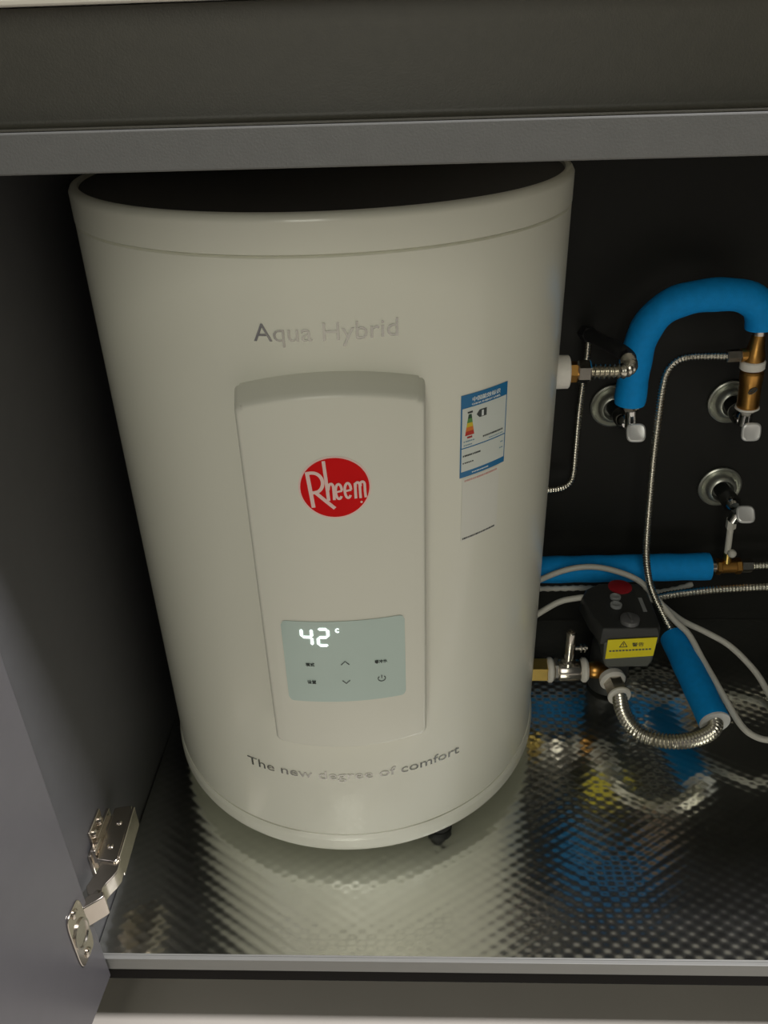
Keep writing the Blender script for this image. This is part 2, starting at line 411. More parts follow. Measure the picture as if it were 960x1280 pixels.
# ---- flat print helpers on curved faces
def wrapped_poly(mb, poly, r, dr, nx=1):
    """convex polygon outline (s,z) as a thin slab"""
    o = len(mb.v); n = len(poly)
    for d in (dr - 0.00025, dr): mb.v += [W(s, z, r, d) for s, z in poly]
    mb.f.append(tuple(o + n + k for k in range(n)))
    for k in range(n): mb.f.append((o + k, o + (k + 1) % n, o + n + (k + 1) % n, o + n + k))
def wrapped_rect(mb, s0, s1, z0, z1, r, dr, cols=None, rc=0.0):
    cols = cols or max(1, int((s1 - s0) / 0.003)); o = len(mb.v); m = cols + 1
    for d in (dr - 0.00025, dr):
        for k in range(m):
            s = s0 + (s1 - s0) * k / cols; e = 0.0
            if rc:
                q = min(s - s0, s1 - s)
                if q < rc: e = rc - math.sqrt(max(0, rc * rc - (rc - q) ** 2))
            mb.v.append(W(s, z0 + e, r, d)); mb.v.append(W(s, z1 - e, r, d))
    for k in range(cols):
        a = o + 2 * m + 2 * k; mb.f.append((a, a + 2, a + 3, a + 1))
        c = o + 2 * k; mb.f.append((c, c + 2, a + 2, a)); mb.f.append((c + 1, a + 1, a + 3, c + 3))
    mb.f.append((o, o + 2 * m, o + 2 * m + 1, o + 1)); q = o + 2 * cols; mb.f.append((q, q + 1, q + 2 * m + 1, q + 2 * m))
def ribbon(mb, pts, wd, r, dr):
    """stroke polyline of width wd in (s,z)"""
    P = [Vector((a, c)) for a, c in pts]; n = len(P); Lf, Rt = [], []
    for i in range(n):
        t = (P[min(i + 1, n - 1)] - P[max(i - 1, 0)]).normalized(); nn = Vector((-t.y, t.x)) * wd / 2
        Lf.append(P[i] + nn); Rt.append(P[i] - nn)
    o = len(mb.v)
    for d in (dr - 0.0002, dr):
        for i in range(n): mb.v.append(W(Lf[i].x, Lf[i].y, r, d)); mb.v.append(W(Rt[i].x, Rt[i].y, r, d))
    m = 2 * n
    for i in range(n - 1):
        a = o + m + 2 * i; mb.f.append((a, a + 1, a + 3, a + 2)); c = o + 2 * i
        mb.f.append((c, a, a + 2, c + 2)); mb.f.append((c + 1, c + 3, a + 3, a + 1))
    mb.f.append((o, o + 1, o + m + 1, o + m)); e = o + 2 * n - 2; mb.f.append((e, e + m, e + m + 1, e + 1))
def text_mesh(body, size, align='CENTER', depth=0.0002, bold=0.0, space=1.0, xs=1.0):
    cu = bpy.data.curves.new('lettering', 'FONT'); cu.body = body; cu.size = size; cu.align_x = align; cu.extrude = depth; cu.offset = bold
    cu.space_character = space; cu.resolution_u = 3
    o = bpy.data.objects.new('lettering', cu); COL.objects.link(o)
    dg = bpy.context.evaluated_depsgraph_get(); dg.update()
    me = bpy.data.meshes.new_from_object(o.evaluated_get(dg))
    bpy.data.objects.remove(o); bpy.data.curves.remove(cu)
    me.materials.clear()
    for v in me.vertices: v.co.x *= xs
    return me
def fit_text(me, width=None, height=None):
    xs = [v.co.x for v in me.vertices]; ys = [v.co.y for v in me.vertices]
    if not xs: return me
    cx = (min(xs) + max(xs)) / 2; y0 = min(ys)
    fx = width / (max(xs) - min(xs)) if width else 1.0
    fy = height / (max(ys) - min(ys)) if height else fx
    for v in me.vertices: v.co.x = (v.co.x - cx) * fx; v.co.y = (v.co.y - y0) * fy
    return me
def wrap_text(me, s, z, r, dr):
    for v in me.vertices: v.co = W(s + v.co.x, z + v.co.y, r, dr + v.co.z)
    return me
def wtext(name, body, width, height, s, z, r, dr, material, parent, bold=0.0):
    me = wrap_text(fit_text(text_mesh(body, 0.01, bold=bold), width, height), s, z, r, dr)
    return link(name, me, material, parent, 0)

# chrome lettering on the tank; the y of Hybrid drops below the line
wtext('lettering', 'Aqua Hybrid', 0.0905, 0.0150, 0.0, 0.5012, R, 0.0003, 'chrome_letter', wh)['label'] = 'silvery brand line on the upper tank'
wtext('lettering', 'The new degree of comfort', 0.194, 0.0125, -0.001, 0.1135, R, 0.0003, 'chrome_letter', wh)['label'] = 'silvery slogan near the tank foot'

# round red badge on the cover
LZ, LRX, LRZ = 0.4122, 0.0226, 0.0219; SG = LRX / 370.0
def disc(mb, cs, cz, rx, rz, r, dr, n=24):
    for k in range(n):
        a0 = -PI / 2 + PI * k / n; a1 = -PI / 2 + PI * (k + 1) / n
        s0_, s1_ = cs + rx * math.sin(a0), cs + rx * math.sin(a1); h0, h1 = rz * math.cos(a0), rz * math.cos(a1)
        o = len(mb.v)
        for d in (dr - 0.00025, dr): mb.v += [W(s0_, cz - h0, r, d), W(s1_, cz - h1, r, d), W(s1_, cz + h1, r, d), W(s0_, cz + h0, r, d)]
        mb.f += [(o + 4, o + 5, o + 6, o + 7), (o, o + 1, o + 5, o + 4), (o + 3, o + 7, o + 6, o + 2)]
badge = MB(); disc(badge, 0, LZ, LRX * 1.055, LRZ * 1.055, RC, 0.0003, 40)
bd = badge.build('brand_badge', 'logo_white', wh, 60); bd['label'] = 'oval red badge with pale brand script'
badge = MB(); disc(badge, 0, LZ, LRX, LRZ, RC, 0.0005, 40); badge.build('badge_field', 'red', bd, 60)
def LG(x, y): return ((x - 490) * SG, LZ - (y - 430) * SG * LRZ / LRX * 370 / 325.0 * 1.0)
def arc_pts(cx, cy, rx, ry, a0, a1, n=14): return [(cx + rx * math.cos(math.radians(a0 + (a1 - a0) * k / n)), cy - ry * math.sin(math.radians(a0 + (a1 - a0) * k / n))) for k in range(n + 1)]
strokes = [([(205, 248), (226, 440), (247, 640)], 42),
           ([(196, 262), (250, 256)] + arc_pts(265, 365, 100, 108, 90, -90, 16) + [(250, 474)], 38),
           ([(270, 462), (370, 556), (478, 655)], 40),
           ([(388, 132), (402, 340), (416, 568)], 36),
           ([(418, 450)] + arc_pts(450, 425, 26, 45, 160, 0, 8) + [(477, 500), (477, 560)], 30),
           (arc_pts(530, 468, 34, 82, 5, 320, 20), 28), ([(500, 474), (566, 462)], 22),
           (arc_pts(628, 462, 34, 82, 5, 320, 20), 28), ([(598, 468), (664, 456)], 22),
           ([(707, 385), (708, 470), (709, 556)], 30),
           ([(712, 425)] + arc_pts(733, 415, 24, 36, 160, 0, 8) + [(758, 480), (760, 556)], 28),
           ([(764, 425)] + arc_pts(786, 410, 24, 36, 160, 0, 8) + [(811, 480), (816, 552)], 28)]
sm = MB()
for q, (pts, wd) in enumerate(strokes): ribbon(sm, [LG(*p) for p in pts], wd * SG, RC, 0.0007 + 0.00002 * q)
disc(sm, *LG(768, 602), 13 * SG, 13 * SG, RC, 0.0007, 10)
sm.build('badge_script', 'logo_white', bd, 20)

# display window with its figures and touch marks
D0, D1, DZ0, DZ1 = math.radians(-12.75) * RC, math.radians(12.2) * RC, 0.2252, 0.3025
b = MB(); wrapped_rect(b, D0, D1, DZ0, DZ1, RC, 0.0005, 60, 0.004)
dsp = b.build('display', 'display_glass', wh, 60); dsp['label'] = 'pale green touch display showing 42'
def DX(px): return ((px - 425.6) / 157.0) * (D1 - D0) + (D0 + D1) / 2
def seven(digit, s0, z0, wdt, hgt, tk):
    segs = {'a': ((0, 1), (1, 1)), 'b': ((1, 1), (1, .5)), 'c': ((1, .5), (1, 0)), 'd': ((0, 0), (1, 0)), 'e': ((0, .5), (0, 0)), 'f': ((0, 1), (0, .5)), 'g': ((0, .5), (1, .5))}
    use = {'4': 'fgbc', '2': 'abged'}[digit]; mb = MB()
    for k in use:
        (x0, y0), (x1, y1) = segs[k]; A = Vector((s0 + x0 * wdt, z0 + y0 * hgt)); B_ = Vector((s0 + x1 * wdt, z0 + y1 * hgt))
        t = (B_ - A).normalized(); nn = Vector((-t.y, t.x)) * tk / 2; A2 = A + t * tk * 0.18; B2 = B_ - t * tk * 0.18
        poly = [A2, A2 + t * tk * .5 + nn, B2 - t * tk * .5 + nn, B2, B2 - t * tk * .5 - nn, A2 + t * tk * .5 - nn]
        wrapped_poly(mb, [(p.x, p.y) for p in poly], RC, 0.0009)
    return mb
SD = math.radians(-9.0) * RC + 0.0012
seven('4', SD, 0.2810, 0.0074, 0.0150, 0.0021).build('digit', 'led', dsp, 0)
seven('2', SD + 0.0120, 0.2810, 0.0074, 0.0150, 0.0021).build('digit', 'led', dsp, 0)
cs, cz = SD + 0.0265, 0.2945
b = MB(); ribbon(b, [(cs + 0.0013 * math.cos(math.radians(a)), cz + 0.0016 * math.sin(math.radians(a))) for a in range(45, 320, 18)], 0.0006, RC, 0.0009); b.build('degree_mark', 'led', dsp, 0)
c0 = math.radians(-0.3) * RC
b = MB(); ribbon(b, [(c0 - 0.0030, 0.2620), (c0, 0.2652), (c0 + 0.0030, 0.2620)], 0.0007, RC, 0.0009); b.build('up_arrow', 'print_dark', dsp, 0)
b = MB(); ribbon(b, [(c0 - 0.0028, 0.2466), (c0, 0.2436), (c0 + 0.0028, 0.2466)], 0.0007, RC, 0.0009); b.build('down_arrow', 'print_dark', dsp, 0)
pwx, pwz = math.radians(7.1) * RC, 0.2455
b = MB(); ribbon(b, [(pwx + 0.0028 * math.sin(math.radians(a)), pwz + 0.0026 * math.cos(math.radians(a))) for a in range(40, 321, 14)], 0.0006, RC, 0.0009)
ribbon(b, [(pwx, pwz + 0.0003), (pwx, pwz + 0.0034)], 0.0006, RC, 0.0009); b.build('power_mark', 'print_dark', dsp, 0)
wtext('touch_word', '模式', 0.0066, 0.0032, math.radians(-7.5) * RC, 0.2608, RC, 0.0009, 'print_dark', dsp)
wtext('touch_word', '设置', 0.0066, 0.0032, math.radians(-7.5) * RC, 0.2436, RC, 0.0009, 'print_dark', dsp)
wtext('touch_word', '零冷水', 0.0094, 0.0032, math.radians(7.05) * RC, 0.2607, RC, 0.0009, 'print_dark', dsp)

# energy label
E0, E1, EZ0, EZ1 = math.radians(31.65 - 4.1) * R, math.radians(44.7 - 4.1) * R, 0.3925, 0.4553
EW, EH = E1 - E0, EZ1 - EZ0
def EU(u): return E0 + EW * u
def EV(v): return EZ1 - EH * v
b = MB(); wrapped_rect(b, E0, E1, EZ0, EZ1, R, 0.0004, 24)
el = b.build('energy_label', 'label_blue', wh, 60); el['label'] = 'blue and white energy label with coloured rating bars'
def er(mb, u0, u1, v0, v1, dr=0.0006, cols=None): wrapped_rect(mb, EU(u0), EU(u1), EV(v1), EV(v0), R, dr, cols)
b = MB(); er(b, .025, .975, .155, .625); er(b, .025, .975, .64, .925); b.build('label_field', 'label_white', el, 60)
for k, mm in enumerate(['bar_darkgreen', 'bar_green', 'bar_yellow', 'bar_orange', 'bar_red']):
    w0, w1 = .022 + .0125 * k, .022 + .0125 * (k + 1) ; v0 = .235 + .05 * k
    hw0, hw1 = .028 + .0125 * k, .028 + .0125 * (k + 1)
    b = MB(); wrapped_poly(b, [(EU(.175 - hw0), EV(v0)), (EU(.175 + hw0), EV(v0)), (EU(.175 + hw1), EV(v0 + .049)), (EU(.175 - hw1), EV(v0 + .049))][::-1], R, 0.0008)
    b.build('rating_bar', mm, el, 0)
b = MB(); wrapped_poly(b, [(EU(.31), EV(.262)), (EU(.37), EV(.215)), (EU(.52), EV(.215)), (EU(.52), EV(.305)), (EU(.37), EV(.305))][::-1], R, 0.0008); b.build('grade_arrow', 'print_dark', el, 0)
wtext('grade_figure', '1', 0.0016, 0.0042, EU(.43), EV(.294), R, 0.0010, 'print_white', el, bold=0.0)
wtext('title_words', '中国能效标识', .60 * EW, .055 * EH, EU(.52), EV(.098), R, 0.0006, 'print_white', el)
wtext('title_words', 'CHINA ENERGY LABEL', .62 * EW, .020 * EH, EU(.52), EV(.136), R, 0.0006, 'print_white', el)
wtext('scale_words', '耗能低', .10 * EW, .022 * EH, EU(.175), EV(.222), R, 0.0008, 'print_dark', el)
wtext('scale_words', '耗能高', .10 * EW, .022 * EH, EU(.175), EV(.520), R, 0.0008, 'print_red', el)
def dashes(mb, fu, fv, u0, u1, v, h, r, dr, gap=.25):
    L = (u1 - u0); st = h * 1.15 * 1.0
    n = max(2, int(L * 30)); 
    for k in range(n):
        a = u0 + L * k / n; c = a + L / n * random.uniform(.55, .85)
        ribbon(mb, [(fu(a), fv(v)), (fu(c), fv(v))], h, r, dr)
b = MB(); dashes(b, EU, EV, .46, .93, .555, .0012, R, .0008); dashes(b, EU, EV, .05, .42, .73, .0012, R, .0008); dashes(b, EU, EV, .05, .28, .82, .0009, R, .0008); b.build('small_print', 'print_dark', el, 0)
b = MB(); dashes(b, EU, EV, .06, .28, .555, .0008, R, .0008); dashes(b, EU, EV, .06, .24, .60, .0008, R, .0008); dashes(b, EU, EV, .60, .93, .60, .0006, R, .0008); dashes(b, EU, EV, .88, .94, .715, .0008, R, .0008); dashes(b, EU, EV, .86, .94, .79, .0008, R, .0008); b.build('small_print', 'print_blue', el, 0)
b = MB(); dashes(b, EU, EV, .25, .62, .965, .0008, R, .0006); b.build('small_print', 'print_white', el, 0)
# plain sticker under it
Q0, Q1, QZ0, QZ1 = math.radians(32.3 - 4.1) * R, math.radians(43.2 - 4.1) * R, 0.3385, 0.3915
b = MB(); wrapped_rect(b, Q0, Q1, QZ0, QZ1, R, 0.0003, 20)
qs = b.build('sticker', 'sticker_clear', wh, 60); qs['label'] = 'plain pale sticker under the energy label'
qu = lambda u: Q0 + (Q1 - Q0) * u
qv = lambda v: QZ1 - (QZ1 - QZ0) * v
b = MB(); dashes(b, qu, qv, .06, .94, .045, .0014, R, .0005); b.build('small_print', 'print_pink', qs, 0)
b = MB(); dashes(b, qu, qv, .04, .94, .965, .0013, R, .0005); b.build('small_print', 'print_dark', qs, 0)

# ------------------------------------------------------------------ connections on the tank's side
def fit(name, loc, label, cat, group=None): return thing(name, loc, label, cat, group)
def put(mb, t, name, m, smooth=35, bevel=0.0):
    mb.v = [p - t.location for p in mb.v]; return mb.build(name, m, t, smooth, bevel)

# hot outlet with its corrugated hose that turns back to the wall
YO = 0.302
pz = lambda x, y, Y=YO: F(x, y, Y)
A = F(706, 465, YO); ax = A.z
base = Vector((0.125, YO, ax))
oh = fit('outlet_hose', base, 'short dark corrugated steel hose on the brass outlet high on the tank', 'hose')
X = lambda px, py=464: F(px, py, YO).x
put(MB().cyl((0.112, YO, ax), (X(711), YO, ax), 0.0155, 0.0150, ch=0.001), oh, 'sealing_collar', 'tape')
put(MB().hexnut((X(709), YO, ax), (X(722), YO, ax), 0.0095), oh, 'nipple', 'brass')
put(MB().hexnut((X(721), YO, ax), (X(738), YO, ax), 0.0105, rot=0.4), oh, 'nut', 'nickel')
hp = [(X(737), YO, ax), (X(765), YO, ax), (X(780), YO + 0.001, ax), (X(790), YO + 0.009, ax + 0.001), (X(792), YO + 0.022, ax + 0.002)]
hr = [(X(792), YO + 0.020, ax + 0.002), F(785, 446, 0.345), F(775, 438, 0.36), F(755, 428, 0.40), F(736, 418, 0.436)]
put(MB().tube(resample(spline(hr, 10), 0.004), 0.0070, 16), oh, 'rear_sleeve', 'rubber', 60)
put(hose_mb(hp, 0.0062, 0.0042, 0.0010, 16, 6), oh, 'hose', 'steel_hose', 60)
put(MB().hexnut(F(738, 419, 0.432), F(731, 416, 0.4544), 0.0085), oh, 'wall_nut', 'rubber')

# ------------------------------------------------------------------ wall valves
def angle_valve(cx, cz, dxv, Yv, label, outlet, tilt=0.0, hz=None, hy=0.372, flip=False, ru=0.012):
    t = fit('angle_valve', (cx, YB, cz), label, 'valve', 'chrome angle valves on the back panel')
    pr = [(0.0242, 0.0), (0.0250, 0.0015), (0.0248, 0.0036), (0.0232, 0.0046), (0.0214, 0.0034), (0.0200, 0.0022), (0.0186, 0.0040), (0.0172, 0.0095), (0.0152, 0.0130), (0.0128, 0.0138), (0.0112, 0.0115), (0.0106, 0.0070), (0.0085, 0.0060)]
    put(MB().lathe(pr, (cx, YB, cz), (0, -1, 0), 40), t, 'wall_flange', 'flange_chrome', 45)
    put(MB().cyl((cx, YB - 0.004, cz), (cx + dxv * 0.35, YB - 0.026, cz), 0.0085, 0.0090), t, 'inlet_pipe', 'hole')
    vx = cx + dxv
    put(MB().lathe([(0.0075, 0), (0.0100, 0.003), (0.0100, 0.016), (0.0085, 0.020), (0.0055, 0.024)], (cx + dxv * 0.35, YB - 0.026, cz), (vx - cx - dxv * 0.35, -(YB - 0.026 - (hy + 0.012)), 0.0), 24), t, 'valve_body', 'chrome')
    put(MB().cyl((vx, Yv, cz - 0.002), outlet, 0.0068, 0.0060, ch=0.0006), t, 'outlet_stub', 'chrome')
    hzz = cz if hz is None else hz
    put(MB().cyl((vx, hy + 0.016, cz), (vx, hy + 0.003, hzz), 0.0035), t, 'spindle', 'chrome')
    b = MB(); out = []
    for k in range(28):
        a = 2 * PI * k / 28; c_, s_ = math.cos(a), math.sin(a)
        out.append((0.0100 * math.copysign(abs(c_) ** 0.6, c_), 0.0098 * math.copysign(abs(s_) ** 0.6, s_)))
    RM = Matrix.Translation((vx, hy, hzz)) @ Matrix.Rotation(tilt, 4, 'X')
    b.rings([[RM @ Vector((x * f_, y, z * f_)) for x, z in out] for y, f_ in ((0.004, 0.55), (0.003, 0.9), (0.0, 1.0), (-0.0015, 0.93), (-0.0022, 0.80), (-0.0016, 0.5))])
    put(b, t, 'handle', 'satin_chrome', 30)
    return t
V1 = F(795, 541, 0.375)
angle_valve(0.229, 0.301, V1.x - 0.229, 0.395, 'chrome angle valve under the lower end of the blue arched pipe', F(789, 505, 0.395), tilt=-0.55, hz=V1.z, hy=0.375)
V2 = F(939, 540, 0.375)
angle_valve(0.3575, 0.3035, V2.x - 0.3575, 0.395, 'chrome angle valve under the upright brass fitting', F(933, 517, 0.395), tilt=-0.25, hz=V2.z, hy=0.375)
V3 = F(932, 643, 0.375)
angle_valve(0.3645, 0.1965, V3.x - 0.3645, 0.395, 'chrome angle valve lowest on the back panel, above the brass tee', F(915, 652, 0.395), tilt=-0.7, hz=V3.z, hy=0.375)

# ------------------------------------------------------------------ blue arched insulated pipe
AY = 0.395
pts = [F(x, y, AY) for x, y in ((787, 504), (790, 482), (794, 455), (801, 426), (815, 400), (838, 381), (870, 371), (906, 368), (932, 371), (947, 381), (952, 396), (952, 409))]
ap = fit('insulated_pipe', pts[0], 'blue foam insulated pipe arching between two wall valves', 'pipe')
path = resample(spline(pts, 10), 0.004); n = len(path)
rads = [0.0158 * (1 - 0.03 * (i == 0 or i == n - 1)) * (1 + 0.025 * math.sin(i * 0.7)) for i in range(n)]
put(MB().tube(path, rads, 24), ap, 'insulation', 'blue_foam', 60)
put(MB().hexnut(F(788, 502, AY), F(789, 512, AY), 0.0085), ap, 'nut', 'nickel')

# upright brass fitting with side branch
bf = fit('brass_fitting', F(934, 510, AY), 'upright brass fitting with white sealing rings at the right frame edge', 'fitting')
put(MB().lathe([(0.0098, 0), (0.0108, 0.002), (0.0108, 0.030), (0.0115, 0.032), (0.0115, 0.040), (0.0100, 0.042)], F(934, 511, AY), F(941, 458, AY) - F(934, 511, AY), 26), bf, 'filter_body', 'brass')
put(MB().cyl(F(940.0, 461, AY), F(941.4, 450, AY), 0.0122, ch=0.0012), bf, 'sealing_ring', 'tape')
put(MB().lathe([(0.0165, 0), (0.0110, 0.0), (0.0105, 0.006), (0.0080, 0.014), (0.0062, 0.026), (0.0062, 0.034)][1:], F(941.4, 450, AY), F(951, 408, AY) - F(941.4, 450, AY), 24), bf, 'tee_body', 'brass')
put(MB().cyl(F(949.4, 418, AY), F(951, 406, AY), 0.0068), bf, 'collar', 'nickel')
put(MB().cyl(F(943, 443, AY), F(926, 444, AY), 0.0068), bf, 'side_branch', 'brass')
put(MB().hexnut(F(928, 444, AY), F(908, 445, AY), 0.0064), bf, 'side_nut', 'nickel')
put(MB().lathe([(0.0118, 0), (0.0122, 0.0015), (0.0050, 0.0070), (0.0038, 0.0110)], F(934, 508, AY), F(932, 522, AY) - F(934, 508, AY), 24), bf, 'sealing_ring', 'tape')
b = MB(); C0 = F(941, 489, AY - 0.0113)
rg_ = []
for k in range(20):
    a = 2 * PI * k / 20; rg_.append(C0 + Vector((0.0036 * math.cos(a) + 0.0012 * math.sin(a), 0, 0.0030 * math.sin(a) + 0.0010 * math.cos(a))))
b.tube(rg_ + [rg_[0]], 0.0006, 6); b.tube([C0 + Vector((-0.0022, 0, -0.0012)), C0 + Vector((0.0022, 0, 0.0012))], 0.0006, 6)
put(b, bf, 'maker_mark', 'print_dark')

# thin corrugated hose from the fitting down to the pump side
pts = [F(909, 445, AY), F(885, 445, AY), F(862, 446, AY), F(846, 451, AY - .002), F(834, 464, AY - .004), F(828, 485, AY - .006), F(823, 520, 0.385), F(817, 570, 0.38), F(812, 625, 0.375), F(808.5, 670, 0.37), F(808, 700, 0.365), F(812, 728, 0.36), F(820, 750, 0.355), F(830, 770, 0.350), F(838, 786, 0.346)]
th = fit('thin_hose', pts[-1], 'thin steel hose hanging from the brass fitting to the blue sleeve', 'hose')
put(hose_mb(pts, 0.0038, 0.0032, 0.00055, 10, 5), th, 'hose', 'steel_hose', 60)
put(MB().cyl(pts[-1], pts[-1] + (pts[-1] - pts[-2]).normalized() * 0.014, 0.0046, ch=0.0006), th, 'ferrule', 'steel_hose')
# thin conduit dropping behind the tank
pts = [F(735.5, 422, 0.438), F(733.5, 445, 0.438), F(728, 480, 0.437), F(723, 520, 0.436), F(719.5, 560, 0.434), F(717, 588, 0.432), F(714, 600, 0.43), F(706, 608, 0.426), F(690, 612, 0.42), F(660, 613, 0.41)]
cn = put(hose_mb(pts, 0.0038, 0.0032, 0.0005, 10, 5), th2 := fit('thin_hose', pts[4], 'thin steel hose dropping behind the short outlet hose and round behind the tank', 'hose'), 'hose', 'steel_hose', 60)

# ------------------------------------------------------------------ low horizontal insulated pipe with brass tee
HY = 0.412
p0, p1 = F(640, 713, HY), F(886, 708, HY)
lp = fit('insulated_pipe', p1, 'straight blue foam insulated pipe low along the back panel', 'pipe')
path = resample([p0, p1], 0.006)
put(MB().tube(path, [0.0162 * (1 + 0.02 * math.sin(i * 0.9)) for i in range(len(path))], 24), lp, 'insulation', 'blue_foam', 60)
put(MB().cyl(F(880, 708, HY), F(896, 708, HY), 0.0072), lp, 'pipe_end', 'nickel')
bt = fit('brass_tee', F(910, 708, HY), 'small brass tee with an upright braided tail beside the blue pipe end', 'fitting')
put(MB().hexnut(F(894, 708, HY), F(901, 708, HY), 0.0100).cyl(F(900, 708, HY), F(919, 707.5, HY), 0.0082).hexnut(F(918, 707.5, HY), F(926, 707, HY), 0.0100), bt, 'tee_body', 'brass')
put(MB().cyl(F(908, 706, HY), F(910, 690, HY), 0.0055, 0.0045), bt, 'branch', 'brass_yellow')
put(MB().sphere(F(915, 692, HY - 0.008), 0.0050, 14), bt, 'bleed_knob', 'cable_white')
put(hose_mb([F(909, 692, HY), F(910.5, 680, 0.408), F(912, 668, 0.403), F(913.5, 656, 0.398)], 0.0031, 0.0030, 0.0006, 10, 5), bt, 'braided_tail', 'cable_white', 60)
put(MB().hexnut(F(913.2, 660, 0.398), F(915, 648, 0.396), 0.0056).lathe([(0.0036, 0), (0.0008, 0.008)], F(915, 648, 0.396), (0, 0, 1), 12), bt, 'tail_nut', 'cable_white')
rh = fit('steel_hose', F(930, 707, HY), 'corrugated steel hose running right from the brass tee', 'hose')
put(MB().hexnut(F(925, 707, HY), F(940, 707, HY), 0.0082), rh, 'nut', 'nickel')
put(hose_mb([F(938, 707, HY), F(960, 706, HY), F(985, 706, HY), F(1020, 707, HY), F(1080, 712, HY), Vector((0.62, 0.42, 0.095)), Vector((0.7195, 0.42, 0.095))], 0.0045, 0.0036, 0.0006, 10, 5), rh, 'hose', 'steel_hose', 60)
pts = [F(800, 756, 0.40), F(818, 748, 0.40), F(840, 743, 0.40), F(880, 738, 0.40), F(920, 735, 0.40), F(962, 733, 0.40), F(1010, 733, 0.40), F(1070, 738, 0.40), Vector((0.62, 0.395, 0.062)), Vector((0.7195, 0.39, 0.062))]
lh = fit('steel_hose', pts[3], 'corrugated steel hose running right from behind the pump, below the tee', 'hose')
put(hose_mb(pts, 0.0046, 0.0038, 0.0006, 10, 5), lh, 'hose', 'steel_hose', 60)

# ------------------------------------------------------------------ circulation pump
pump = fit('circulation_pump', (0.230, 0.318, 0.0), 'black box-shaped circulation pump with yellow warning sticker and red badge', 'pump')
PT = 0.128
outline = [(0.200, 0.2735), (0.259, 0.2735), (0.2625, 0.283), (0.2635, 0.340), (0.257, 0.3565), (0.212, 0.3575), (0.196, 0.347), (0.1885, 0.331), (0.193, 0.297)]
cx_, cy_ = 0.228, 0.316
def pr_(f_, z, fy=None): return [Vector((cx_ + (x - cx_) * f_, cy_ + (y - cy_) * (fy or f_), z)) for x, y in outline]
put(MB().rings([pr_(1.0, 0.109), pr_(1.01, 0.112), pr_(1.0, 0.122), pr_(0.97, 0.1262), pr_(0.93, PT)]), pump, 'lid', 'pump_black', 40, 0.0008)
fo = [(0.2035, 0.2725), (0.2585, 0.2725), (0.2600, 0.345), (0.206, 0.345)]
def fr(z, k): return [Vector((0.2305 + (x - 0.2305) * k, y + (0.003 if y > .3 else 0) * (1 - k), z)) for x, y in fo]
put(MB().rings([fr(0.078, 0.80), fr(0.086, 0.93), fr(0.112, 1.0)]), pump, 'housing', 'pump_grey', 30, 0.0020)
put(MB().lathe([(0.016, 0.0009), (0.022, 0.004), (0.022, 0.060), (0.019, 0.079)], (0.229, 0.330, 0), (0, 0, 1), 28), pump, 'motor_body', 'pump_black')
# sticker on the front face
st = [(0.2068, 0.1157), (0.2572, 0.1190), (0.2560, 0.0945), (0.2066, 0.0905)]
b = MB(); b.rings([[Vector((x, y, z)) for x, z in st] for y in (0.2724, 0.2716)])
so = put(b, pump, 'warning_sticker', 'sticker_yellow', 0); so['label'] = 'yellow warning sticker'
def flat_text(body, width, height, x, z, y, ang, m, parent, name='sticker_words'):
    me = fit_text(text_mesh(body, 0.01, depth=0.0001), width, height)
    RM = Matrix.Translation(Vector((x, y, z)) - pump.location) @ Matrix.Rotation(-ang, 4, 'Y') @ Matrix.Rotation(PI / 2, 4, 'X')
    for v in me.vertices: v.co = RM @ v.co
    return link(name, me, m, parent, 0)
SA = math.atan2(0.0033, 0.0504)
flat_text('警告', 0.0120, 0.0052, 0.2385, 0.1075, 0.2714, SA, 'print_dark', so)
b = MB()
tri = [(0.2195, 0.1065), (0.2275, 0.1070), (0.2233, 0.1142)]
for k in range(3):
    a_, c_ = Vector((tri[k][0], 0.2714, tri[k][1])), Vector((tri[(k + 1) % 3][0], 0.2714, tri[(k + 1) % 3][1])); b.tube([a_, c_], 0.0004, 5)
b.tube([Vector((0.2234, 0.2714, 0.1084)), Vector((0.2233, 0.2714, 0.1118))], 0.0004, 5)
b.v = [p - pump.location for p in b.v]; b.build('warning_triangle', 'print_dark', so)
b = MB()
for row, (zz, n_) in enumerate(((0.1010, 13), (0.0968, 13))):
    for k in range(n_):
        x = 0.2095 + 0.0440 * k / n_; z = zz + 0.0033 * (x - 0.2068) / 0.0504
        b.box(x, x + 0.0024, 0.27125, 0.2716, z - 0.0009, z + 0.0009)
    break
b.v = [p - pump.location for p in b.v]; b.build('small_print', 'pump_grey', so, 0)
# controls on the lid
def lid(px, py): return G(px, py, PT)
p = lid(775, 734)
put(MB().lathe([(0.0130, 0), (0.0130, 0.0012), (0.0115, 0.0020)], (p.x, p.y, PT - 0.0003), (0, 0, 1), 28), pump, 'red_badge', 'pump_red')
for q, rr_ in (((769, 747.5), 0.0058), ((770, 757.5), 0.0062)):
    p = lid(*q); put(MB().lathe([(rr_, 0), (rr_, 0.0030), (rr_ * .75, 0.0036), (rr_ * .5, 0.0026)], (p.x, p.y, PT - 0.0003), (0, 0, 1), 20), pump, 'button', 'knob_grey')
p = lid(787, 777)
put(MB().lathe([(0.0100, 0), (0.0100, 0.0050), (0.0085, 0.0060)], (p.x, p.y, PT - 0.0003), (0, 0, 1), 28).box(p.x - 0.0012, p.x + 0.0012, p.y - 0.007, p.y + 0.007, PT + 0.005, PT + 0.0068), pump, 'dial_knob', 'pump_knob')
p = lid(803, 756)
put(MB().box(p.x - 0.0020, p.x + 0.0020, p.y - 0.012, p.y + 0.012, PT - 0.0003, PT + 0.0006), pump, 'rating_plate', 'knob_grey', 0)

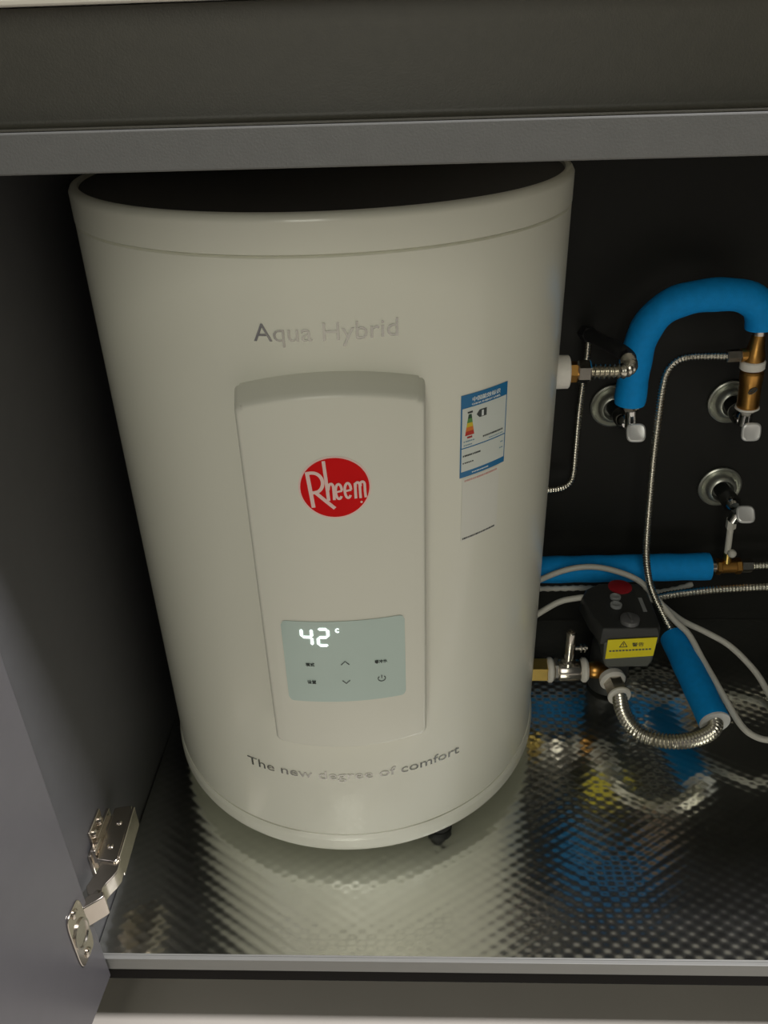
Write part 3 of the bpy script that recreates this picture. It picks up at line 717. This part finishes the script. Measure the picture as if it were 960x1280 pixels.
# ------------------------------------------------------------------ cold inlet with safety tee
IY, IZ = 0.294, 0.0560
XI = lambda px: F(px, 838, IY).x
inl = fit('safety_valve', (XI(698), IY, IZ), 'nickel safety tee with upright spout on the brass tank inlet', 'valve')
def ix(px): return Vector((XI(px), IY, IZ))
put(MB().hexnut(Vector((0.118, IY, IZ)), ix(684), 0.0138, rot=0.3), inl, 'brass_adapter', 'brass_yellow', 30)
put(MB().cyl(ix(683), ix(691), 0.0140, ch=0.002), inl, 'sealing_ring', 'tape')
put(MB().hexnut(ix(691), ix(698), 0.0130), inl, 'lock_nut', 'nickel', 30)
put(MB().lathe([(0.0115, 0), (0.0124, 0.002), (0.0124, 0.022), (0.0115, 0.024)], ix(697), (1, 0, 0), 26), inl, 'tee_body', 'nickel')
put(MB().cyl(ix(725), ix(734), 0.0138, ch=0.0025), inl, 'sealing_ring', 'tape')
sp = ix(709)
put(MB().lathe([(0.0080, 0), (0.0080, 0.014), (0.0054, 0.016), (0.0054, 0.0515), (0.0048, 0.0525), (0.0034, 0.0525), (0.0032, 0.048)], sp, (0, 0, 1), 22), inl, 'spout', 'nickel')
put(MB().cyl(sp + Vector((0.006, 0, 0.030)), sp + Vector((0.019, 0, 0.031)), 0.0022).cyl(sp + Vector((0.011, 0, 0.0305)), sp + Vector((0.0125, 0, 0.0305)), 0.0045).cyl(sp + Vector((0.015, 0, 0.0305)), sp + Vector((0.0165, 0, 0.0305)), 0.0045), inl, 'release_screw', 'nickel')
e0 = ix(733); e1 = ix(750)
put(MB().sphere((e0 + e1) / 2 + Vector((0.002, 0, 0)), 0.0098, 20, (1.25, 1, 1)), inl, 'elbow', 'brass')

hz = 0.055
q0 = G(756, 843, hz); q1 = G(767, 851, hz)
fh = fit('flexible_hose', G(842, 926, 0.046), 'thick corrugated steel hose curving from the inlet into the blue sleeve', 'hose')
dirn = (G(776, 874, 0.053) - G(764, 846, 0.056)).normalized()
n0 = G(764, 846, 0.056)
put(MB().cyl((e0 + e1) / 2 + Vector((0.006, 0, 0)), n0, 0.0070), fh, 'elbow_end', 'brass')
put(MB().lathe([(0.0100, 0), (0.0135, 0.002), (0.0142, 0.008), (0.0120, 0.011)], n0 - dirn * 0.002, dirn, 22), fh, 'sealing_ring', 'tape')
put(MB().hexnut(n0 + dirn * 0.006, n0 + dirn * 0.026, 0.0115), fh, 'nut', 'nickel')
put(MB().cyl(n0 + dirn * 0.025, n0 + dirn * 0.029, 0.0125, ch=0.001), fh, 'sealing_ring', 'tape')
T1 = G(893, 902, 0.047); T0 = G(843, 797, 0.060); td = (T0 - T1).normalized()
hp = [n0 + dirn * 0.027, G(778, 888, 0.050), G(787, 904, 0.047), G(801, 917, 0.046), G(820, 924, 0.046), G(842, 927, 0.046), G(864, 925, 0.046), G(882, 919, 0.046), G(893, 910, 0.047), T1 + td * 0.006 + Vector((0.0015, 0, 0)), T1 + td * 0.03]
put(hose_mb(hp, 0.0073, 0.0036, 0.0008, 18, 6), fh, 'hose', 'steel_hose', 60)

bs = fit('foam_sleeve', T1, 'short thick blue foam sleeve lying diagonally beside the pump, open end forward', 'pipe sleeve')
path = resample([T1, T0], 0.006)
put(MB().tube(path, [0.0160 * (1 + 0.012 * math.sin(i * 1.1)) for i in range(len(path))], 28), bs, 'insulation', 'blue_foam', 60)
put(MB().lathe([(0.0100, 0.0006), (0.0156, 0.0), (0.0158, 0.0020), (0.0146, 0.0024), (0.0104, 0.0024)], T1 - td * 0.0022, td, 28), bs, 'inner_foam', 'foam_white', 45)

# ------------------------------------------------------------------ cables
def cable(pts, r, label, name='power_cable', m='cable_white', braid=False):
    P = [Vector(p) for p in pts]
    path = resample(spline(P, 14), 0.003)
    rr = [r * (1 + (0.16 * math.sin(i * 1.9) if braid else 0)) for i in range(len(path))]
    b = MB().tube(path, rr, 12)
    o = b.build(name, m, None, 60); tag(o, label, 'cable', 'white cables round the pump'); return o
cable([F(640, 752, 0.385), F(660, 734, 0.385), F(680, 722.5, 0.385), F(709, 712, 0.385), F(738, 708.5, 0.385), F(767, 713, 0.382), F(797, 725, 0.376), F(818, 745, 0.365),
       G(843, 775, 0.088), G(861, 793, 0.080), G(878, 824, 0.066), G(893, 850, 0.058), G(910, 880, 0.046), G(926, 906, 0.036), G(941, 919, 0.032), G(962, 925, 0.031), G(1000, 922, 0.026), G(1060, 900, 0.008), G(1110, 880, 0.0045), Vector((0.60, 0.30, 0.0045)), Vector((0.68, 0.32, 0.010)), Vector((0.7195, 0.33, 0.022))], 0.0034,
      'white cable looping over the pump and down past the blue sleeve')
cable([F(800, 742, 0.402), F(822, 752, 0.392), G(838, 765, 0.072), G(855, 777, 0.062), G(884, 791, 0.050), G(913, 808, 0.038), G(942, 837, 0.022), G(958, 862, 0.010), G(968, 885, 0.0045), G(985, 925, 0.0045), G(1030, 960, 0.0045), Vector((0.50, 0.13, 0.0045)), Vector((0.60, 0.16, 0.0045)), Vector((0.68, 0.22, 0.010)), Vector((0.7195, 0.25, 0.022))], 0.0036,
      'white cable sweeping from behind the pump to the right frame edge')
cable([F(640, 790, 0.33), F(660, 776, 0.333), F(678, 764, 0.335), F(700, 752, 0.336), F(722, 747.5, 0.337), F(740, 746, 0.338)], 0.0034,
      'white cable running from behind the tank into the pump side')
cable([F(640, 737, 0.405), F(676, 736, 0.405), F(705, 735.5, 0.405), F(735, 735, 0.407), F(780, 738, 0.412), F(820, 740, 0.424), F(845, 736, 0.426), F(866, 730, 0.426)], 0.0032,
      'twisted white cord running straight along under the low blue pipe', 'twisted_cord', braid=True)
